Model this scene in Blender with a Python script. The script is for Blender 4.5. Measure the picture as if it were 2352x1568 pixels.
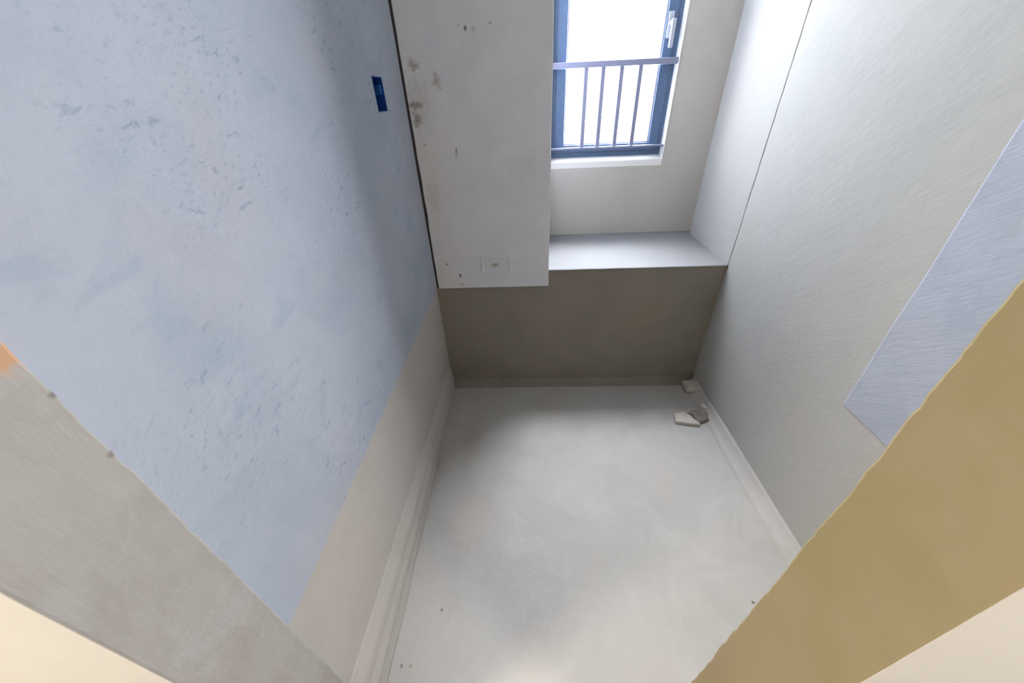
import bpy, bmesh, math, random
from mathutils import Vector, Matrix, noise

for o in list(bpy.data.objects): bpy.data.objects.remove(o)
S = bpy.context.scene
C = S.collection

# ------------------------------------------------------------------ camera
CAM_H = 1.5
f_px, pitch, yaw, roll = 825.35, math.radians(34.105), math.radians(-2.732), math.radians(2.633)
fw = Vector((math.sin(yaw)*math.cos(pitch), math.cos(yaw)*math.cos(pitch), -math.sin(pitch)))
rt = Vector((math.cos(yaw), -math.sin(yaw), 0)); dn = fw.cross(rt)
right = math.cos(roll)*rt + math.sin(roll)*dn
down = -math.sin(roll)*rt + math.cos(roll)*dn
cd = bpy.data.cameras.new('camera'); cam = bpy.data.objects.new('camera', cd); C.objects.link(cam)
M = Matrix((right, -down, -fw)).transposed().to_4x4(); M.translation = Vector((0, 0, CAM_H))
cam.matrix_world = M
cd.sensor_fit = 'HORIZONTAL'; cd.sensor_width = 36; cd.lens = f_px/2352*36; cd.clip_start = 0.01
S.camera = cam

# ------------------------------------------------------------------ world, lamps, exposure
S.view_settings.view_transform = 'Standard'; S.view_settings.look = 'None'
S.view_settings.gamma = 1; S.view_settings.use_curve_mapping = False
S.view_settings.exposure = 0.0
w = bpy.data.worlds.new('overcast_sky'); S.world = w; w.use_nodes = True
wt = w.node_tree; bg = wt.nodes['Background']; bg.inputs[0].default_value = (0.93, 0.96, 1.0, 1)
# overcast sky: brighter overhead, dim hazy ground below the horizon
_g = wt.nodes.new('ShaderNodeTexCoord'); _s = wt.nodes.new('ShaderNodeSeparateXYZ'); wt.links.new(_g.outputs['Generated'], _s.inputs[0])
_p = []
for _lo, _hi, _a, _b in ((-0.3, 0.3, 42.0, 54.0), (0.80, 0.93, 0.0, 62.0)):     # haze towards the horizon, bright veiled zone high up
    _m = wt.nodes.new('ShaderNodeMapRange'); wt.links.new(_s.outputs['Z'], _m.inputs[0]); _m.interpolation_type = 'SMOOTHSTEP'
    for _i, _v in enumerate((_lo, _hi, _a, _b)): _m.inputs[_i+1].default_value = _v
    _p.append(_m.outputs[0])
_t = wt.nodes.new('ShaderNodeMath'); wt.links.new(_p[0], _t.inputs[0]); wt.links.new(_p[1], _t.inputs[1]); # sky dimmed to the left, added to keep the right wall darker
_a = wt.nodes.new('ShaderNodeMapRange'); wt.links.new(_s.outputs['X'], _a.inputs[0]); _a.interpolation_type = 'SMOOTHSTEP'
for _i, _v in enumerate((-0.65, 0.2, 0.30, 1.04)): _a.inputs[_i+1].default_value = _v
_u = wt.nodes.new('ShaderNodeMath'); _u.operation = 'MULTIPLY'; wt.links.new(_t.outputs[0], _u.inputs[0]); wt.links.new(_a.outputs[0], _u.inputs[1]); wt.links.new(_u.outputs[0], bg.inputs[1])

def area(name, loc, rot, sx, sy, power, color):
    l = bpy.data.lights.new(name, 'AREA'); l.shape = 'RECTANGLE'; l.size = sx; l.size_y = sy
    l.energy = power; l.color = color
    o = bpy.data.objects.new(name, l); C.objects.link(o); o.location = loc; o.rotation_euler = rot
    return o
portal = area('window_portal', (0.465, 2.40, 2.085), (math.radians(-90), 0, 0), 0.62, 1.76, 1, (1, 1, 1))
portal.data.cycles.is_portal = True
area('hall_warm_lamp', (-1.3, -0.4, 2.3), (0, 0, 0), 0.25, 0.25, 56, (1.0, 0.88, 0.72))
area('hall_white_fill', (1.05, -0.4, 2.3), (0, 0, 0), 0.25, 0.25, 26, (1.0, 0.94, 0.86))  # unseen fill, added to lift the right outer face and left jamb

# ------------------------------------------------------------------ measures (metres)
XL, XR, YB = -0.468, 1.025, 1.7386       # left wall, right wall, back wall
ZP, ZS, XP = 0.672, 0.762, 0.1228        # plaster bottom, sill, pier edge
YW = 2.2457                              # wall below the window
OX0, OX1, OZ0, OZ1 = 0.155, 0.775, 1.186, 2.95   # window opening
YF = 2.30                                # window frame
YD, YO, JL, JR = 0.245, 0.122, -0.447, 0.354      # doorway
ZC = 3.2
COAT = 0.006

# ------------------------------------------------------------------ materials
def mat(name):
    m = bpy.data.materials.new(name); m.use_nodes = True
    nt = m.node_tree; b = nt.nodes['Principled BSDF']
    return m, nt, b
def N(nt, t, **k):
    n = nt.nodes.new(t)
    for a, v in k.items(): setattr(n, a, v)
    return n
def setin(nt, sock, v):
    if hasattr(v, 'is_linked') or isinstance(v, bpy.types.NodeSocket): nt.links.new(v, sock)
    else: sock.default_value = v
def math_n(nt, op, a, b=0.0, clamp=False):
    n = N(nt, 'ShaderNodeMath', operation=op, use_clamp=clamp); setin(nt, n.inputs[0], a); setin(nt, n.inputs[1], b)
    return n.outputs[0]
def ramp(nt, v, lo, hi, a=0.0, b=1.0):
    n = N(nt, 'ShaderNodeMapRange', interpolation_type='SMOOTHSTEP'); setin(nt, n.inputs[0], v)
    for i, x in enumerate((lo, hi, a, b)): n.inputs[i+1].default_value = x
    return n.outputs[0]
def mixc(nt, fac, a, b, mode='MIX'):
    n = N(nt, 'ShaderNodeMix', data_type='RGBA', blend_type=mode)
    setin(nt, n.inputs[0], fac)
    for i, x in ((6, a), (7, b)):
        if isinstance(x, tuple): n.inputs[i].default_value = (*x[:3], 1)
        else: nt.links.new(x, n.inputs[i])
    return n.outputs[2]
def coords(nt, rot=(0, 0, 0), scale=(1, 1, 1)):
    g = N(nt, 'ShaderNodeTexCoord'); m = N(nt, 'ShaderNodeMapping')
    # rotate first, then stretch
    m.inputs['Rotation'].default_value = rot
    nt.links.new(g.outputs['Object'], m.inputs[0])
    m2 = N(nt, 'ShaderNodeVectorMath', operation='MULTIPLY'); nt.links.new(m.outputs[0], m2.inputs[0])
    m2.inputs[1].default_value = scale
    return m2.outputs[0]
def nz(nt, vec, scale, detail=4, rough=0.55, dist=0.0):
    n = N(nt, 'ShaderNodeTexNoise'); nt.links.new(vec, n.inputs['Vector'])
    n.inputs['Scale'].default_value = scale; n.inputs['Detail'].default_value = detail
    n.inputs['Roughness'].default_value = rough; n.inputs['Distortion'].default_value = dist
    return n.outputs['Fac']

ALB = 0.66
def plaster(name, base, dark, warm, rot=(0, 0, 0), stretch=(1, 1, 1), specks=None, strokes=0.0, bump=0.15,
            bumpscale=60, cloud=(3.0, 0.5), rough=0.9, spots=(), lightpatch=None, alb=ALB):
    """cloudy trowelled surface: base colour, darker clouds, warm tints, small specks, shaped stains, trowel relief"""
    m, nt, b = mat(name)
    base, dark, warm = (tuple(c*alb for c in q) for q in (base, dark, warm))
    if lightpatch: lightpatch = (tuple(c*alb for c in lightpatch[0]), lightpatch[1])
    v = coords(nt); vs = coords(nt, rot, stretch)
    c1 = ramp(nt, nz(nt, v, cloud[0], 5, 0.6, 0.6), 0.38, 0.68)
    col = mixc(nt, math_n(nt, 'MULTIPLY', c1, cloud[1]), base, dark)
    w1 = ramp(nt, nz(nt, coords(nt, (0.4, 0.2, 0.9)), 2.3, 3, 0.5, 0.4), 0.5, 0.72)
    col = mixc(nt, math_n(nt, 'MULTIPLY', w1, 0.55), col, warm)
    if strokes:
        s1 = ramp(nt, nz(nt, vs, 14, 5, 0.65, 0.5), 0.52, 0.75)
        col = mixc(nt, math_n(nt, 'MULTIPLY', s1, strokes), col, dark)
    if lightpatch:
        lp = ramp(nt, nz(nt, coords(nt, (1, 2, 3)), 5.5, 6, 0.6, 1.2), 0.52, 0.6)
        col = mixc(nt, math_n(nt, 'MULTIPLY', lp, lightpatch[1]), col, lightpatch[0])
    if specks:
        sc, thr, scol, amt = specks
        gate = ramp(nt, nz(nt, v, 3.0, 2), 0.38, 0.62)
        s2 = ramp(nt, nz(nt, vs, sc, 3, 0.6, 0.4), thr, thr+0.13)
        s3 = ramp(nt, nz(nt, vs, sc*2.3, 2, 0.6, 0.3), thr-0.05, thr+0.12)
        s2 = math_n(nt, 'MAXIMUM', s2, math_n(nt, 'MULTIPLY', s3, 0.5))
        col = mixc(nt, math_n(nt, 'MULTIPLY', math_n(nt, 'MULTIPLY', s2, gate), amt), col, scol)
    if spots:
        g = N(nt, 'ShaderNodeTexCoord')
        wob = nz(nt, g.outputs['Object'], 60, 3)
        for cen, rad, scol, amt in spots:
            s = N(nt, 'ShaderNodeVectorMath', operation='SUBTRACT'); nt.links.new(g.outputs['Object'], s.inputs[0]); s.inputs[1].default_value = cen
            d = N(nt, 'ShaderNodeVectorMath', operation='DIVIDE'); nt.links.new(s.outputs[0], d.inputs[0]); d.inputs[1].default_value = rad
            l = N(nt, 'ShaderNodeVectorMath', operation='LENGTH'); nt.links.new(d.outputs[0], l.inputs[0])
            dd = math_n(nt, 'ADD', l.outputs['Value'], math_n(nt, 'MULTIPLY', math_n(nt, 'SUBTRACT', wob, 0.5), 2.4))
            col = mixc(nt, math_n(nt, 'MULTIPLY', ramp(nt, dd, 1.3, 0.3), amt), col, scol)
    nt.links.new(col, b.inputs['Base Color'])
    b.inputs['Roughness'].default_value = rough; b.inputs['Specular IOR Level'].default_value = 0.25
    bn = N(nt, 'ShaderNodeBump'); bn.inputs['Strength'].default_value = bump; bn.inputs['Distance'].default_value = 0.01
    h = math_n(nt, 'ADD', math_n(nt, 'MULTIPLY', nz(nt, vs, bumpscale, 4, 0.6), 0.5), nz(nt, v, 9, 3))
    nt.links.new(h, bn.inputs['Height']); nt.links.new(bn.outputs[0], b.inputs['Normal'])
    return m
def plain(name, col, rough=0.5, metal=0.0, nscale=40, var=0.12):
    m, nt, b = mat(name)
    v = coords(nt); c = mixc(nt, math_n(nt, 'MULTIPLY', nz(nt, v, nscale, 4), 1.0), col, tuple(x*(1-var*2) for x in col))
    nt.links.new(c, b.inputs['Base Color']); b.inputs['Roughness'].default_value = rough; b.inputs['Metallic'].default_value = metal
    return m

R35 = math.radians(40)
M_BLUE_L = plaster('blue_white_skim', (0.585, 0.645, 0.765), (0.43, 0.52, 0.65), (0.62, 0.60, 0.68), rot=(math.radians(-14), 0, 0),
                   stretch=(1, 0.6, 1.3), specks=(52, 0.59, (0.16, 0.22, 0.30), 0.6), strokes=0.58, bump=0.2, cloud=(3.4, 0.45), alb=0.66)
M_BLUE_R = plaster('blue_white_skim_streaked', (0.60, 0.655, 0.80), (0.44, 0.52, 0.66), (0.62, 0.63, 0.72), rot=(R35, 0, 0),
                   stretch=(1, 0.3, 1.6), specks=(26, 0.68, (0.3, 0.36, 0.46), 0.5), strokes=0.5, bump=0.2, cloud=(4, 0.5))
M_RIGHT = plaster('grey_render', (0.60, 0.605, 0.595), (0.54, 0.56, 0.56), (0.60, 0.585, 0.555), rot=(R35, 0, 0),
                  stretch=(1, 0.35, 1.6), specks=(16, 0.74, (0.42, 0.43, 0.42), 0.5), bump=0.22, bumpscale=22, cloud=(2.5, 0.45), alb=0.72)
B = (0.14, 0.11, 0.085)
pier_spots = [((-.203, YB, 1.717), (.007, .03, .013), (.12, .10, .08), .85), ((-.228, YB, 1.727), (.006, .03, .005), (.25, .25, .24), .6),
              ((-.174, YB, 1.715), (.010, .03, .012), (.38, .38, .42), .5), ((-.11, YB, 1.73), (.007, .03, .007), (.35, .35, .4), .6),
              ((-.415, YB, 1.618), (.026, .03, .018), (.36, .30, .27), .75), ((-.333, YB, 1.565), (.016, .03, .028), (.36, .33, .31), .7),
              ((-.43, YB, 1.49), (.030, .03, .013), (.18, .14, .12), .75), ((-.432, YB, 1.44), (.016, .03, .03), (.20, .15, .12), .7),
              ((-.41, YB, 1.50), (.05, .03, .10), (.50, .46, .44), .35), ((-.415, YB, 1.345), (.006, .03, .006), (.2, .2, .21), .8),
              ((-.285, YB, 1.322), (.006, .03, .011), (.22, .22, .22), .8), ((-.288, YB, 1.30), (.008, .03, .01), (.42, .42, .42), .5),
              ((-.41, YB, 1.13), (.035, .03, .09), (.60, .53, .50), .45),
              ((-.398, YB, .806), (.008, .03, .006), (.2, .17, .13), .8), ((-.338, YB, .742), (.006, .03, .014), (.07, .09, .09), .9),
              ((-.335, YB, .69), (.014, .03, .008), (.4, .4, .4), .5), ((-.15, YB, .795), (.02, .03, .011), (.30, .24, .15), .75),
              ((0.0, YB, 1.25), (.09, .03, .06), (.50, .49, .50), .2)]
M_PIER = plaster('stained_grey_skim', (0.59, 0.605, 0.67), (0.49, 0.51, 0.58), (0.58, 0.565, 0.575), bump=0.12, cloud=(3.5, 0.5), spots=pier_spots, alb=1.22)
M_LOW = plaster('slurry_shaded', (0.40, 0.365, 0.33), (0.33, 0.30, 0.265), (0.42, 0.37, 0.31), bump=0.12, cloud=(4, 0.5), stretch=(1, .6, 1))  # lower slurry with the back wall's shade put into its colour
floor_spots = [((-.319, .517, 0), (.007, .007, .05), (.2, .18, .15), .8), ((.78, .549, 0), (.006, .005, .05), (.1, .08, .06), .9),
               ((-.421, .362, 0), (.006, .006, .05), (.2, .19, .17), .8), ((-.392, .362, 0), (.006, .006, .05), (.25, .22, .12), .8),
               ((-.30, 1.30, 0), (.06, .22, .05), (.36, .32, .28), .35), ((-.24, .85, 0), (.10, .13, .05), (.52, .48, .45), .5)]
M_LOWL = plaster('slurry_lit', (0.60, 0.575, 0.545), (0.52, 0.495, 0.46), (0.60, 0.56, 0.51), bump=0.12, cloud=(4, 0.5), stretch=(1, .6, 1), alb=0.76)  # same slurry, colour lightened for the window light on the left wall
M_FLOOR = plaster('pale_screed', (0.60, 0.59, 0.58), (0.52, 0.51, 0.495), (0.61, 0.57, 0.53), bump=0.26, bumpscale=18, cloud=(3.2, 0.55),
                  spots=floor_spots, lightpatch=((0.66, 0.655, 0.645), 0.28), alb=0.75)
M_NICHE = plaster('niche_render', (0.56, 0.545, 0.52), (0.50, 0.48, 0.45), (0.56, 0.51, 0.46), bump=0.12, cloud=(3, 0.6), alb=0.92)
M_SILL = plaster('white_skim', (0.72, 0.73, 0.76), (0.66, 0.68, 0.72), (0.72, 0.71, 0.72), bump=0.15, cloud=(5, 0.5), alb=0.37)
M_TRIM = plaster('white_reveal_paint', (0.80, 0.81, 0.81), (0.76, 0.78, 0.79), (0.8, 0.79, 0.78), bump=0.05, alb=1.0)
M_JAMB = plaster('mortar_warmlit', (0.60, 0.50, 0.31), (0.52, 0.45, 0.23), (0.60, 0.465, 0.37), rot=(0, 0, 0), stretch=(1, 1.2, .35),  # jamb mortar with the warm hall light put into its colour
                 bump=0.25, bumpscale=25, cloud=(6, 0.6), strokes=0.3)
M_JAMBL = plaster('mortar_daylit', (0.57, 0.55, 0.53), (0.47, 0.455, 0.415), (0.60, 0.515, 0.48), stretch=(1, 1.2, .35),  # same jamb mortar, colour greyed for the window light on this side
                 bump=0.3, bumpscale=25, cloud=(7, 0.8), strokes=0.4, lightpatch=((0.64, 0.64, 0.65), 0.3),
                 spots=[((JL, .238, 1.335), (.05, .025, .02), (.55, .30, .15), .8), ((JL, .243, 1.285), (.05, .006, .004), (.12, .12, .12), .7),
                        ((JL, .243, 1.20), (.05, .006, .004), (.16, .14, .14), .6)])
M_OUT = plaster('cream_paint', (0.77, 0.76, 0.74), (0.73, 0.71, 0.67), (0.78, 0.74, 0.69), bump=0.1, alb=1.0)
M_HALL = plaster('hall_render', (0.62, 0.58, 0.52), (0.56, 0.52, 0.46), (0.62, 0.56, 0.5), bump=0.1)
M_CRACK = plain('dark_joint', (0.075, 0.07, 0.08), 1.0)
M_RUB = plaster('broken_mortar', (0.72, 0.68, 0.64), (0.58, 0.54, 0.50), (0.72, 0.66, 0.60), bump=0.6, bumpscale=40, cloud=(25, 0.6), alb=0.8)
M_RUBD = plaster('dusty_mortar', (0.36, 0.33, 0.30), (0.28, 0.26, 0.23), (0.36, 0.31, 0.27), bump=0.6, bumpscale=40, cloud=(25, 0.6))
M_FRAME = plain('hazed_aluminium', (0.085, 0.145, 0.26), 0.45, 0.0)  # dark grey-blue frame with blue glare haze mixed into the colour
M_RAIL = plain('grey_steel_paint', (0.24, 0.26, 0.38), 0.4, 0.0)
M_BEAD = plain('pale_gasket', (0.50, 0.50, 0.62), 0.5)
M_HANDLE = plain('silver_handle', (0.50, 0.54, 0.66), 0.3, 0.3)
M_BOX = plain('blue_plastic', (0.006, 0.06, 0.34), 0.45, 0.0, 30, 0.2)
M_BOXL = plain('lighter_blue_plastic', (0.02, 0.16, 0.52), 0.45, 0.0, 30, 0.2)
mg, nt, b = mat('clear_glass')
out = nt.nodes['Material Output']; tr = N(nt, 'ShaderNodeBsdfTransparent'); gl = N(nt, 'ShaderNodeBsdfGlossy'); gl.inputs['Roughness'].default_value = 0.02
fr = N(nt, 'ShaderNodeLayerWeight'); fr.inputs[0].default_value = 0.5
fr_out = math_n(nt, 'ADD', math_n(nt, 'MULTIPLY', math_n(nt, 'POWER', fr.outputs['Facing'], 5.0), 0.9), 0.03); mx = N(nt, 'ShaderNodeMixShader')
nt.links.new(fr_out, mx.inputs[0]); nt.links.new(tr.outputs[0], mx.inputs[1]); nt.links.new(gl.outputs[0], mx.inputs[2]); nt.links.new(mx.outputs[0], out.inputs[0])
M_GLASS = mg

# ------------------------------------------------------------------ geometry helpers
class MB:
    def __init__(self): self.bm = bmesh.new(); self.mats = []
    def mi(self, m):
        if m not in self.mats: self.mats.append(m)
        return self.mats.index(m)
    def box(self, x0, x1, y0, y1, z0, z1, m, bev=0.0, seg=2):
        t = bmesh.new(); bmesh.ops.create_cube(t, size=1)
        for v in t.verts: v.co = Vector(((x0+x1)/2+v.co.x*(x1-x0), (y0+y1)/2+v.co.y*(y1-y0), (z0+z1)/2+v.co.z*(z1-z0)))
        if bev: bmesh.ops.bevel(t, geom=list(t.edges), offset=bev, segments=seg, profile=0.5, affect='EDGES')
        self.add(t, m)
    def add(self, t, m, mtx=None):
        i = self.mi(m); vm = {}
        for v in t.verts: vm[v] = self.bm.verts.new(mtx @ v.co if mtx else v.co)
        for f in t.faces:
            try:
                g = self.bm.faces.new([vm[v] for v in f.verts]); g.material_index = i; g.smooth = f.smooth
            except ValueError: pass
        t.free()
    def loft(self, rings, m, cap=True, smooth=False, closed=True):
        """rings: list of equally long lists of points"""
        i = self.mi(m); R = [[self.bm.verts.new(p) for p in r] for r in rings]; n = len(R[0])
        for a, b_ in zip(R, R[1:]):
            for k in range(n if closed else n-1):
                f = self.bm.faces.new((a[k], a[(k+1) % n], b_[(k+1) % n], b_[k])); f.material_index = i; f.smooth = smooth
        if cap and closed:
            for r in (R[0][::-1], R[-1]):
                f = self.bm.faces.new(r); f.material_index = i
    def build(self, name, parent=None, **props):
        bmesh.ops.recalc_face_normals(self.bm, faces=list(self.bm.faces))
        me = bpy.data.meshes.new(name); self.bm.to_mesh(me); self.bm.free()
        for m in self.mats: me.materials.append(m)
        o = bpy.data.objects.new(name, me); C.objects.link(o)
        if parent: o.parent = parent
        for k, v in props.items(): o[k] = v
        return o
def struct(mb, name): return mb.build(name, kind='structure')
def n1(x, s=0.0): return noise.noise(Vector((x, s, s*1.7+3.1)))

# ------------------------------------------------------------------ floor, ceiling
mb = MB(); mb.box(-1.9, XR+.25, -2.3, YB+.9, -0.15, 0, M_FLOOR); floor = struct(mb, 'floor')
mb = MB(); mb.box(-1.9, XR+.25, -2.3, YW+.13, ZC, ZC+.15, M_SILL); struct(mb, 'ceiling')

# ------------------------------------------------------------------ left wall (electrical box hole at Y 1.385..1.478)
BY0, BY1, BZ0, BZ1 = 1.385, 1.478, 1.478, 1.574
mb = MB()
x0, x1 = XL-.25, XL-COAT-.0
for (ya, yb, za, zb) in ((YD-.06, BY0, 0, ZC), (BY1, YB+.5, 0, ZC), (BY0, BY1, 0, BZ0), (BY0, BY1, BZ1, ZC)):
    mb.box(x0, x1, ya, yb, za, zb, M_LOWL)
mb.box(x0, x1-.056, BY0, BY1, BZ0, BZ1, M_LOWL)
wl = struct(mb, 'wall_left')
# skim coat with a slightly wandering far edge, ends above the slurry band
mb = MB()
def coat_edge(z): return YB-.005+.0035*n1(z*3.1, 5)+.002*n1(z*14, 2)
for (ya, yb, za, zb) in ((YD, BY0, ZP, ZC), (BY0, BY1, ZP, BZ0), (BY0, BY1, BZ1, ZC)):
    mb.box(x1, XL, ya, yb, za, zb, M_BLUE_L)
rings = []
for k in range(61):
    z = ZP+(ZC-ZP)*k/60; e = coat_edge(z)
    rings.append([(x1, BY1, z), (XL, BY1, z), (XL, e-.004, z), (XL-.002, e, z), (x1, e, z)])
mb.loft(rings, M_BLUE_L)
mb.build('skim_coat', wl, label='blue-white skim coat ending in a straight lower edge')
# ridged mortar band and cove along the foot of the left wall
mb = MB(); rings = []
for k in range(70):
    y = YD+.002+(YB-YD-.002)*k/69
    a = .006*n1(y*4, 1); b_ = .004*n1(y*7, 8); zz = 0.10*(y-.3)/1.4
    prof = [(x1, -.01), (x1+.022+b_, -.01), (x1+.020+b_, .012), (x1+.012+b_*.5, .035), (x1+.014, .07-zz*.25), (x1+.022+a*.4, .093-zz*.35), (x1+.013+b_*.4, .112-zz*.4),
            (x1+.010+b_*.3, .15-zz*.55), (x1+.017+a*.5, .185-zz*.7), (x1+.010+a*.5, .205-zz*.75), (x1+.002, .25-zz*.8), (x1, .26-zz*.8)]
    rings.append([(px, y, pz+a) if pz > 0 else (px, y, pz) for px, pz in prof])
mb.loft(rings, M_LOWL, smooth=True)
mb.build('mortar_fillet', wl)

# ------------------------------------------------------------------ back wall: dado, pier, niche, window wall
mb = MB()
FB = YB+COAT                                   # face of the slurry below the skim coats
ZT = ZS-.006
mb.box(XL-.006, XP-.004, FB, YW+.13, 0, ZC, M_LOW)           # pier core
mb.box(XP-.004, XR, FB, YW+.13, 0, ZT, M_LOW)                 # dado under the sill
def edge_wob(x): return 0
mb.box(OX1, XR, YW, YW+.13, ZT, ZC, M_NICHE)                  # wall right of the window
mb.box(XP-.004, OX0, YW, YW+.13, ZT, ZC, M_NICHE)
mb.box(OX0, OX1, YW, YW+.13, ZT, OZ0-.03, M_NICHE)
mb.box(OX0, OX1, YW, YW+.13, OZ1+.02, ZC, M_NICHE)
# splayed white bottom reveal and side reveals
mb.loft([[(x, YW-.001, OZ0-.03), (x, YW-.001, OZ0), (x, YW+.004, OZ0+.004), (x, YF+.002, 1.204), (x, YW+.13, 1.204), (x, YW+.13, OZ0-.03)] for x in (OX0, OX1)], M_TRIM)
mb.box(OX1-.0015, OX1+.002, YW-.002, YF+.004, OZ0-.01, OZ1, M_TRIM)
wb = struct(mb, 'wall_back')
# pier coat with wandering left edge
mb = MB(); rings = []
for k in range(81):
    z = ZP+(ZC-ZP)*k/80
    e = XL+.0075+.003*n1(z*2.4, 9)+.0022*n1(z*12, 4)+(.008*max(0, 1-abs(z-1.05)/.06))*.5
    s = XP+.0012*n1(z*8, 3)
    rings.append([(e, FB, z), (e, YB+.003, z), (e+.003, YB, z), (s-.003, YB, z), (s, YB+.003, z), (s, YW, z), (XP-.004, YW, z), (XP-.004, FB, z)])
mb.loft(rings, M_PIER)
mb.box(XL-.006, XL+.016, FB-.0015, FB+.001, ZP+.004, ZC, M_CRACK)
mb.build('skim_coat', wb, label='grey stained skim coat on the pier beside the window')
# filled-over outlet: shallow rounded ridge frame
mb = MB()
def rrect(cx, cz, hx, hz, r, y, n=6):
    pts = []
    for q, (sx, sz) in enumerate(((1, 1), (-1, 1), (-1, -1), (1, -1))):
        for k in range(n+1):
            a = math.pi/2*q+math.pi/2*k/n
            pts.append((cx+sx*(hx-r)+r*math.cos(a), y, cz+sz*(hz-r)+r*math.sin(a)))
    return pts
cx, cz = -.147, .795
mb.loft([rrect(cx, cz, .076, .046, .009, YB+.001), rrect(cx, cz, .074, .044, .009, YB-.0048), rrect(cx, cz, .068, .038, .007, YB-.0050),
         rrect(cx, cz, .064, .034, .006, YB-.0006)], M_PIER)
mb.build('patched_outlet', wb, label='filled-over rectangular outlet patch')
# sill top
mb = MB(); rings = []
for k in range(41):
    x = XP-.001+(XR-XP+.001)*k/40; wv = .0015*n1(x*9, 6)
    rings.append([(x, YB+wv, ZT), (x, YB-.001+wv, ZS-.003), (x, YB+.003+wv, ZS), (x, YW-.018, ZS+.001), (x, YW-.004, ZS+.006), (x, YW+.0, ZS+.018), (x, YW+.001, ZT)])
mb.loft(rings, M_SILL, smooth=False)
mb.build('window_sill', wb, label='white skimmed sill of the window niche')
# small cove between back wall and floor
mb = MB(); rings = []
for k in range(50):
    x = XL+(XR-XL)*k/49; wv = .003*n1(x*6, 7)
    rings.append([(x, FB, -.01), (x, FB-.045+wv, -.01), (x, FB-.045+wv, .001), (x, FB-.024, .006+wv*.5), (x, FB-.010, .016), (x, FB-.002, .034+wv), (x, FB, .040)])
mb.loft(rings, M_LOW, smooth=True)
mb.build('mortar_fillet', wb)

# ------------------------------------------------------------------ right wall with joint crack and blue strip
mb = MB()
ZCR = ZS
def crack(z): return YB+.002+.0022*n1(z*5, 21)+.0018*n1(z*22, 11)+.0012*n1(z*60, 12)
mb.box(XR+.02, XR+.25, YD-.06, YW+.13, 0, ZC, M_CRACK)
rn, rfar = [], []
for k in range(161):
    z = ZC*k/160; c = crack(z) if z > ZCR-.03 else YB+.03
    wd = .0022+.0014*n1(z*17, 31) if z > ZCR-.02 else 0.0
    rn.append([(XR+.0205, YD-.06, z), (XR, YD-.06, z), (XR, c-wd-.002, z), (XR+.0015, c-wd, z), (XR+.0205, c-wd, z)])
    if z > ZCR-.02: rfar.append([(XR+.0205, c+wd, z), (XR+.0015, c+wd, z), (XR, c+wd+.002, z), (XR, YW+.13, z), (XR+.0205, YW+.13, z)])
mb.loft(rn, M_RIGHT); mb.loft(rfar, M_RIGHT)
wr = struct(mb, 'wall_right')
mb = MB(); rings = []
ZR = 0.638
for k in range(61):
    z = ZR+(ZC-ZR)*k/60; e = .874+.012*(z-ZR)/.8+.004*n1(z*6, 41)
    rings.append([(XR+.001, YD, z), (XR-.003, YD, z), (XR-.003, e-.004, z), (XR-.0005, e, z), (XR+.001, e, z)])
mb.loft(rings, M_BLUE_R)
mb.build('skim_coat', wr, label='blue-white skim strip beside the doorway')
mb = MB(); rings = []
for k in range(60):
    y = YD+.002+(YB-YD-.002)*k/59; wv = .005*n1(y*5, 17)
    rings.append([(XR, y, -.01), (XR-.062+wv, y, -.01), (XR-.062+wv, y, .0003), (XR-.040, y, .005), (XR-.022, y, .017+wv*.4), (XR-.007, y, .036+wv*.5), (XR, y, .052+wv)])
mb.loft(rings, M_FLOOR, smooth=True)
mb.build('mortar_fillet', wr)

# ------------------------------------------------------------------ front wall with the doorway the photo is taken in
mb = MB()
def jamb(xj, sgn, far, seed):
    rings = []
    for k in range(261):
        z = 2.05*k/260
        a = .0016*n1(z*28, seed)+.0014*n1(z*70, seed+2)+.002*n1(z*7, seed+5); c = .003*n1(z*9, seed+7)+.0012*n1(z*40, seed+9)
        X = xj; s = sgn     # wall lies on side s of the opening
        pts = [(far, YO), (X+s*(.0012+abs(c)*.5), YO), (X+s*(.0004+c*.3), YO+.0006), (X+s*c*.3, YO+.003), (X+s*c*.1, YO+.05), (X, YD-.03),
               (X, YD-.003+a), (X+s*.0008, YD-.0008+a), (X+s*.003, YD+a), (X+s*.02, YD), (far, YD)]
        rings.append([(px, py, z) for px, py in pts])
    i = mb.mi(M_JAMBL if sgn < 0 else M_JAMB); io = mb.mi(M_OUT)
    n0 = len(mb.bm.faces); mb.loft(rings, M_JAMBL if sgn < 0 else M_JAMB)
    mb.bm.faces.ensure_lookup_table()
    for f in mb.bm.faces[n0:]:
        cc = f.calc_center_median()
        if cc.y < YO+.0016: f.material_index = io
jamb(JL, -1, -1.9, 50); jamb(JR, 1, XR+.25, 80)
mb.box(-1.9, XR+.25, YO, YD, 2.05, ZC, M_JAMB)
wf = struct(mb, 'wall_front')

# hall behind the camera
mb = MB(); mb.box(-2.0, -1.9, -2.3, YD, 0, ZC, M_HALL); struct(mb, 'wall_hall_left')
mb = MB(); mb.box(XR+.25, XR+.35, -2.3, YO, 0, ZC, M_HALL); struct(mb, 'wall_hall_right')
mb = MB(); mb.box(-2.0, XR+.35, -2.4, -2.3, 0, ZC, M_HALL); struct(mb, 'wall_hall_back')

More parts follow.
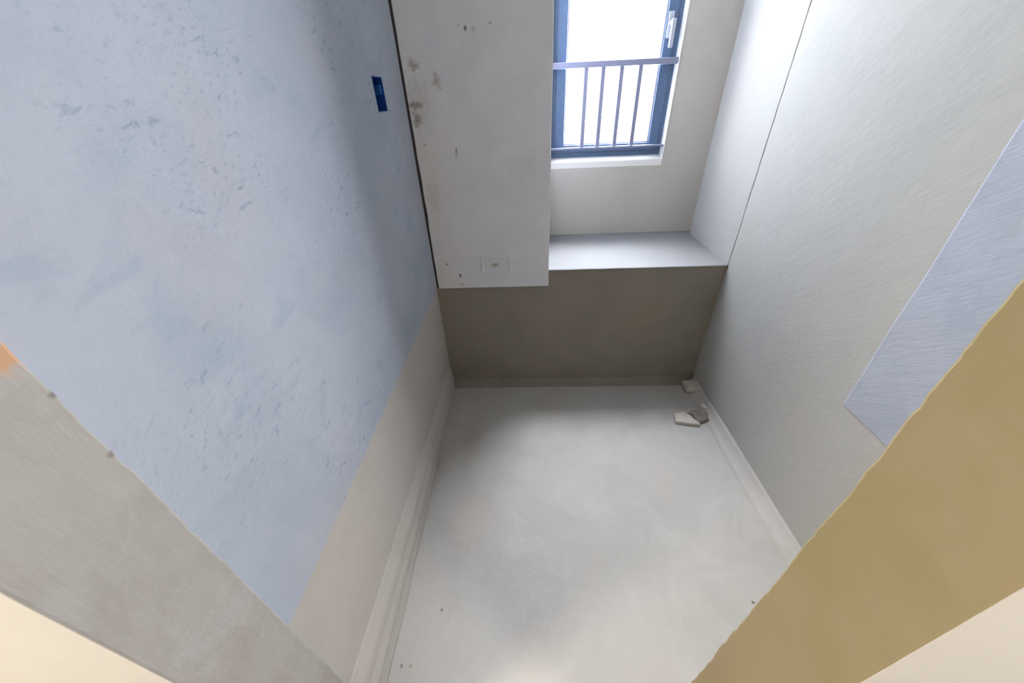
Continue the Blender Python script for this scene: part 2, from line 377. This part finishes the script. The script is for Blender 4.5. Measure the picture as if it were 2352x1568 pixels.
# ------------------------------------------------------------------ window
win = bpy.data.objects.new('window_1', None); C.objects.link(win); win['kind'] = 'structure'
def bar_box(mbx, x0, x1, y0, y1, z0, z1, m, bev=.003): mbx.box(x0, x1, y0, y1, z0, z1, m, bev)
FZ0, FZ1 = 1.203, OZ1
mb = MB()                                            # outer frame
bar_box(mb, OX0, OX0+.03, YF, YF+.07, FZ0, FZ1, M_FRAME); bar_box(mb, OX1-.03, OX1, YF, YF+.07, FZ0, FZ1, M_FRAME)
bar_box(mb, OX0+.028, OX1-.028, YF, YF+.07, FZ0, FZ0+.028, M_FRAME); bar_box(mb, OX0+.028, OX1-.028, YF, YF+.07, FZ1-.028, FZ1, M_FRAME)
mb.build('window_frame', win)
sx0, sx1, sz0, sz1 = OX0+.027, OX1-.027, FZ0+.030, FZ1-.025
mb = MB()                                            # sash
t = .048
bar_box(mb, sx0, sx0+t, YF-.008, YF+.045, sz0, sz1, M_FRAME); bar_box(mb, sx1-t, sx1, YF-.008, YF+.045, sz0, sz1, M_FRAME)
bar_box(mb, sx0+t-.002, sx1-t+.002, YF-.008, YF+.045, sz0, sz0+t-.014, M_FRAME); bar_box(mb, sx0+t-.002, sx1-t+.002, YF-.008, YF+.045, sz1-t, sz1, M_FRAME)
sash = mb.build('window_sash', win)
gx0, gx1, gz0, gz1 = sx0+t, sx1-t, sz0+t-.014, sz1-t
mb = MB(); g = .007
mb.box(gx0-.001, gx0+g, YF+.004, YF+.03, gz0, gz1, M_BEAD, .002); mb.box(gx1-g, gx1+.001, YF+.004, YF+.03, gz0, gz1, M_BEAD, .002)
mb.box(gx0+g-.001, gx1-g+.001, YF+.004, YF+.03, gz0-.001, gz0+g, M_BEAD, .002); mb.box(gx0+g-.001, gx1-g+.001, YF+.004, YF+.03, gz1-g, gz1, M_BEAD, .002)
mb.build('glazing_bead', sash, label='pale lilac glazing bead')
mb = MB(); mb.box(gx0+.001, gx1-.001, YF+.014, YF+.020, gz0+.001, gz1-.001, M_GLASS); mb.build('window_pane', sash)
mb = MB()                                            # handle
hx = .722; hz = 1.765
mb.box(hx-.017, hx+.009, YF-.016, YF-.007, hz-.055, hz+.045, M_HANDLE, .004, 3)
mb.box(hx-.010, hx+.010, YF-.050, YF-.012, hz-.008, hz+.012, M_HANDLE, .005, 3)
mb.box(hx-.010, hx+.010, YF-.056, YF-.042, hz-.095, hz+.014, M_HANDLE, .005, 3)
mb.build('window_handle', sash, label='pale silver lever handle')

# guard rail inside the niche, fixed between the reveals
rail = bpy.data.objects.new('window_guard_rail', None); C.objects.link(rail); rail.location = (.465, YW+.02, 1.245)
rail['label'] = 'blue-grey metal guard rail with four thin bars across the lower window'; rail['category'] = 'guard rail'
def rel(mbx, name, **p):
    o = mbx.build(name, rail, **p); o.matrix_parent_inverse = Matrix.Translation(-rail.location); return o
ry0, ry1 = YW+.004, YW+.034
mb = MB(); mb.box(OX0-.001, OX1+.001, ry0, ry1, 1.609, 1.635, M_RAIL, .003); rel(mb, 'top_rail')
mb = MB(); mb.box(OX0-.001, OX1+.001, ry0, ry1, 1.249, 1.258, M_RAIL, .002); rel(mb, 'bottom_rail')
for x in (.328, .413, .505, .598):
    mb = MB(); mb.box(x-.0105, x+.0105, YW+.012, YW+.028, 1.257, 1.615, M_RAIL, .002); rel(mb, 'bar')

# ------------------------------------------------------------------ blue electrical box sunk in the left wall
eb = bpy.data.objects.new('electrical_box', None); C.objects.link(eb); eb.location = (x1-.05, (BY0+BY1)/2, BZ0)
eb['label'] = 'open blue plastic electrical box sunk in the left wall near the pier'; eb['category'] = 'electrical box'
def eb_rel(mbx, name, **p):
    o = mbx.build(name, eb, **p); o.matrix_parent_inverse = Matrix.Translation(-eb.location); return o
xa, xb_, th = x1-.055, XL+.0015, .0025
mb = MB()
mb.box(xa, xa+th, BY0, BY1, BZ0, BZ1, M_BOX)
mb.box(xa, xb_, BY0, BY0+th, BZ0, BZ1, M_BOX); mb.box(xa, xb_, BY1-th, BY1, BZ0, BZ1, M_BOX)
mb.box(xa, xb_, BY0, BY1, BZ0, BZ0+th, M_BOX); mb.box(xa, xb_, BY0, BY1, BZ1-th, BZ1, M_BOX)
eb_rel(mb, 'box_shell')
for y, s in ((BY0+th, 1), (BY1-th, -1)):
    mb = MB(); mb.box(xb_-.03, xb_-.006, min(y, y+s*.009), max(y, y+s*.009), BZ0+.047, BZ0+.075, M_BOXL, .002)
    eb_rel(mb, 'screw_lug', label='lighter blue screw lug')

# ------------------------------------------------------------------ rubble in the far right floor corner
def chunk(name, outline, h, m, label, taper=.86, seed=1, under=1.0, rough=.004, cat='rubble'):
    """outline: plan polygon in metres; broken mortar piece with thickness"""
    cx = sum(p[0] for p in outline)/len(outline); cy = sum(p[1] for p in outline)/len(outline)
    pts = []
    for i, p in enumerate(outline):
        q = outline[(i+1) % len(outline)]
        for k in range(5): pts.append((p[0]+(q[0]-p[0])*k/5-cx, p[1]+(q[1]-p[1])*k/5-cy))
    mbx = MB(); rings = []
    for s, z in ((under*.93, .0), (under, .003), (1.0, h*.35), (.985, h*.8), (taper+.07, h*.96), (taper, h), (taper*.6, h*1.01), (taper*.25, h*1.0)):
        r = []
        for i, (x, y) in enumerate(pts):
            nn = noise.noise(Vector((x*40+seed, y*40, z*30+seed)))*rough if z > 0 else 0
            r.append((x*s+nn, y*s+nn*.6, max(0, z+(nn*.8 if z > h*.5 else 0))))
        rings.append(r)
    mbx.loft(rings, m)
    o = mbx.build(name, label=label, category=cat, group=None) if False else mbx.build(name, label=label, category=cat)
    o.location = (cx, cy, 0); o.rotation_euler = (0, 0, 0)
    return o
chunk('mortar_block', [(.945, 1.625), (1.040, 1.610), (1.018, 1.690), (.945, 1.697)], .045, M_RUB,
      'squarish mortar block standing in the dark far right floor corner', taper=.9, seed=3, under=.72, rough=.003)
chunk('mortar_slab', [(.800, 1.385), (.925, 1.360), (.900, 1.425), (.862, 1.462), (.812, 1.445)], .020, M_RUB,
      'pale flat broken mortar slab on the floor near the right wall', taper=.9, seed=11)
chunk('mortar_lump', [(.915, 1.375), (.985, 1.40), (.992, 1.455), (.935, 1.475), (.885, 1.450), (.91, 1.43)], .022, M_RUBD,
      'brownish mortar lump between the pale slab and the right wall', taper=.75, seed=19, rough=.006)
chunk('mortar_pebble', [(.985, 1.478), (1.003, 1.470), (1.010, 1.495), (.998, 1.520), (.978, 1.512)], .030, M_RUB,
      'small pale mortar pebble at the foot of the right wall', taper=.6, seed=27, rough=.005)
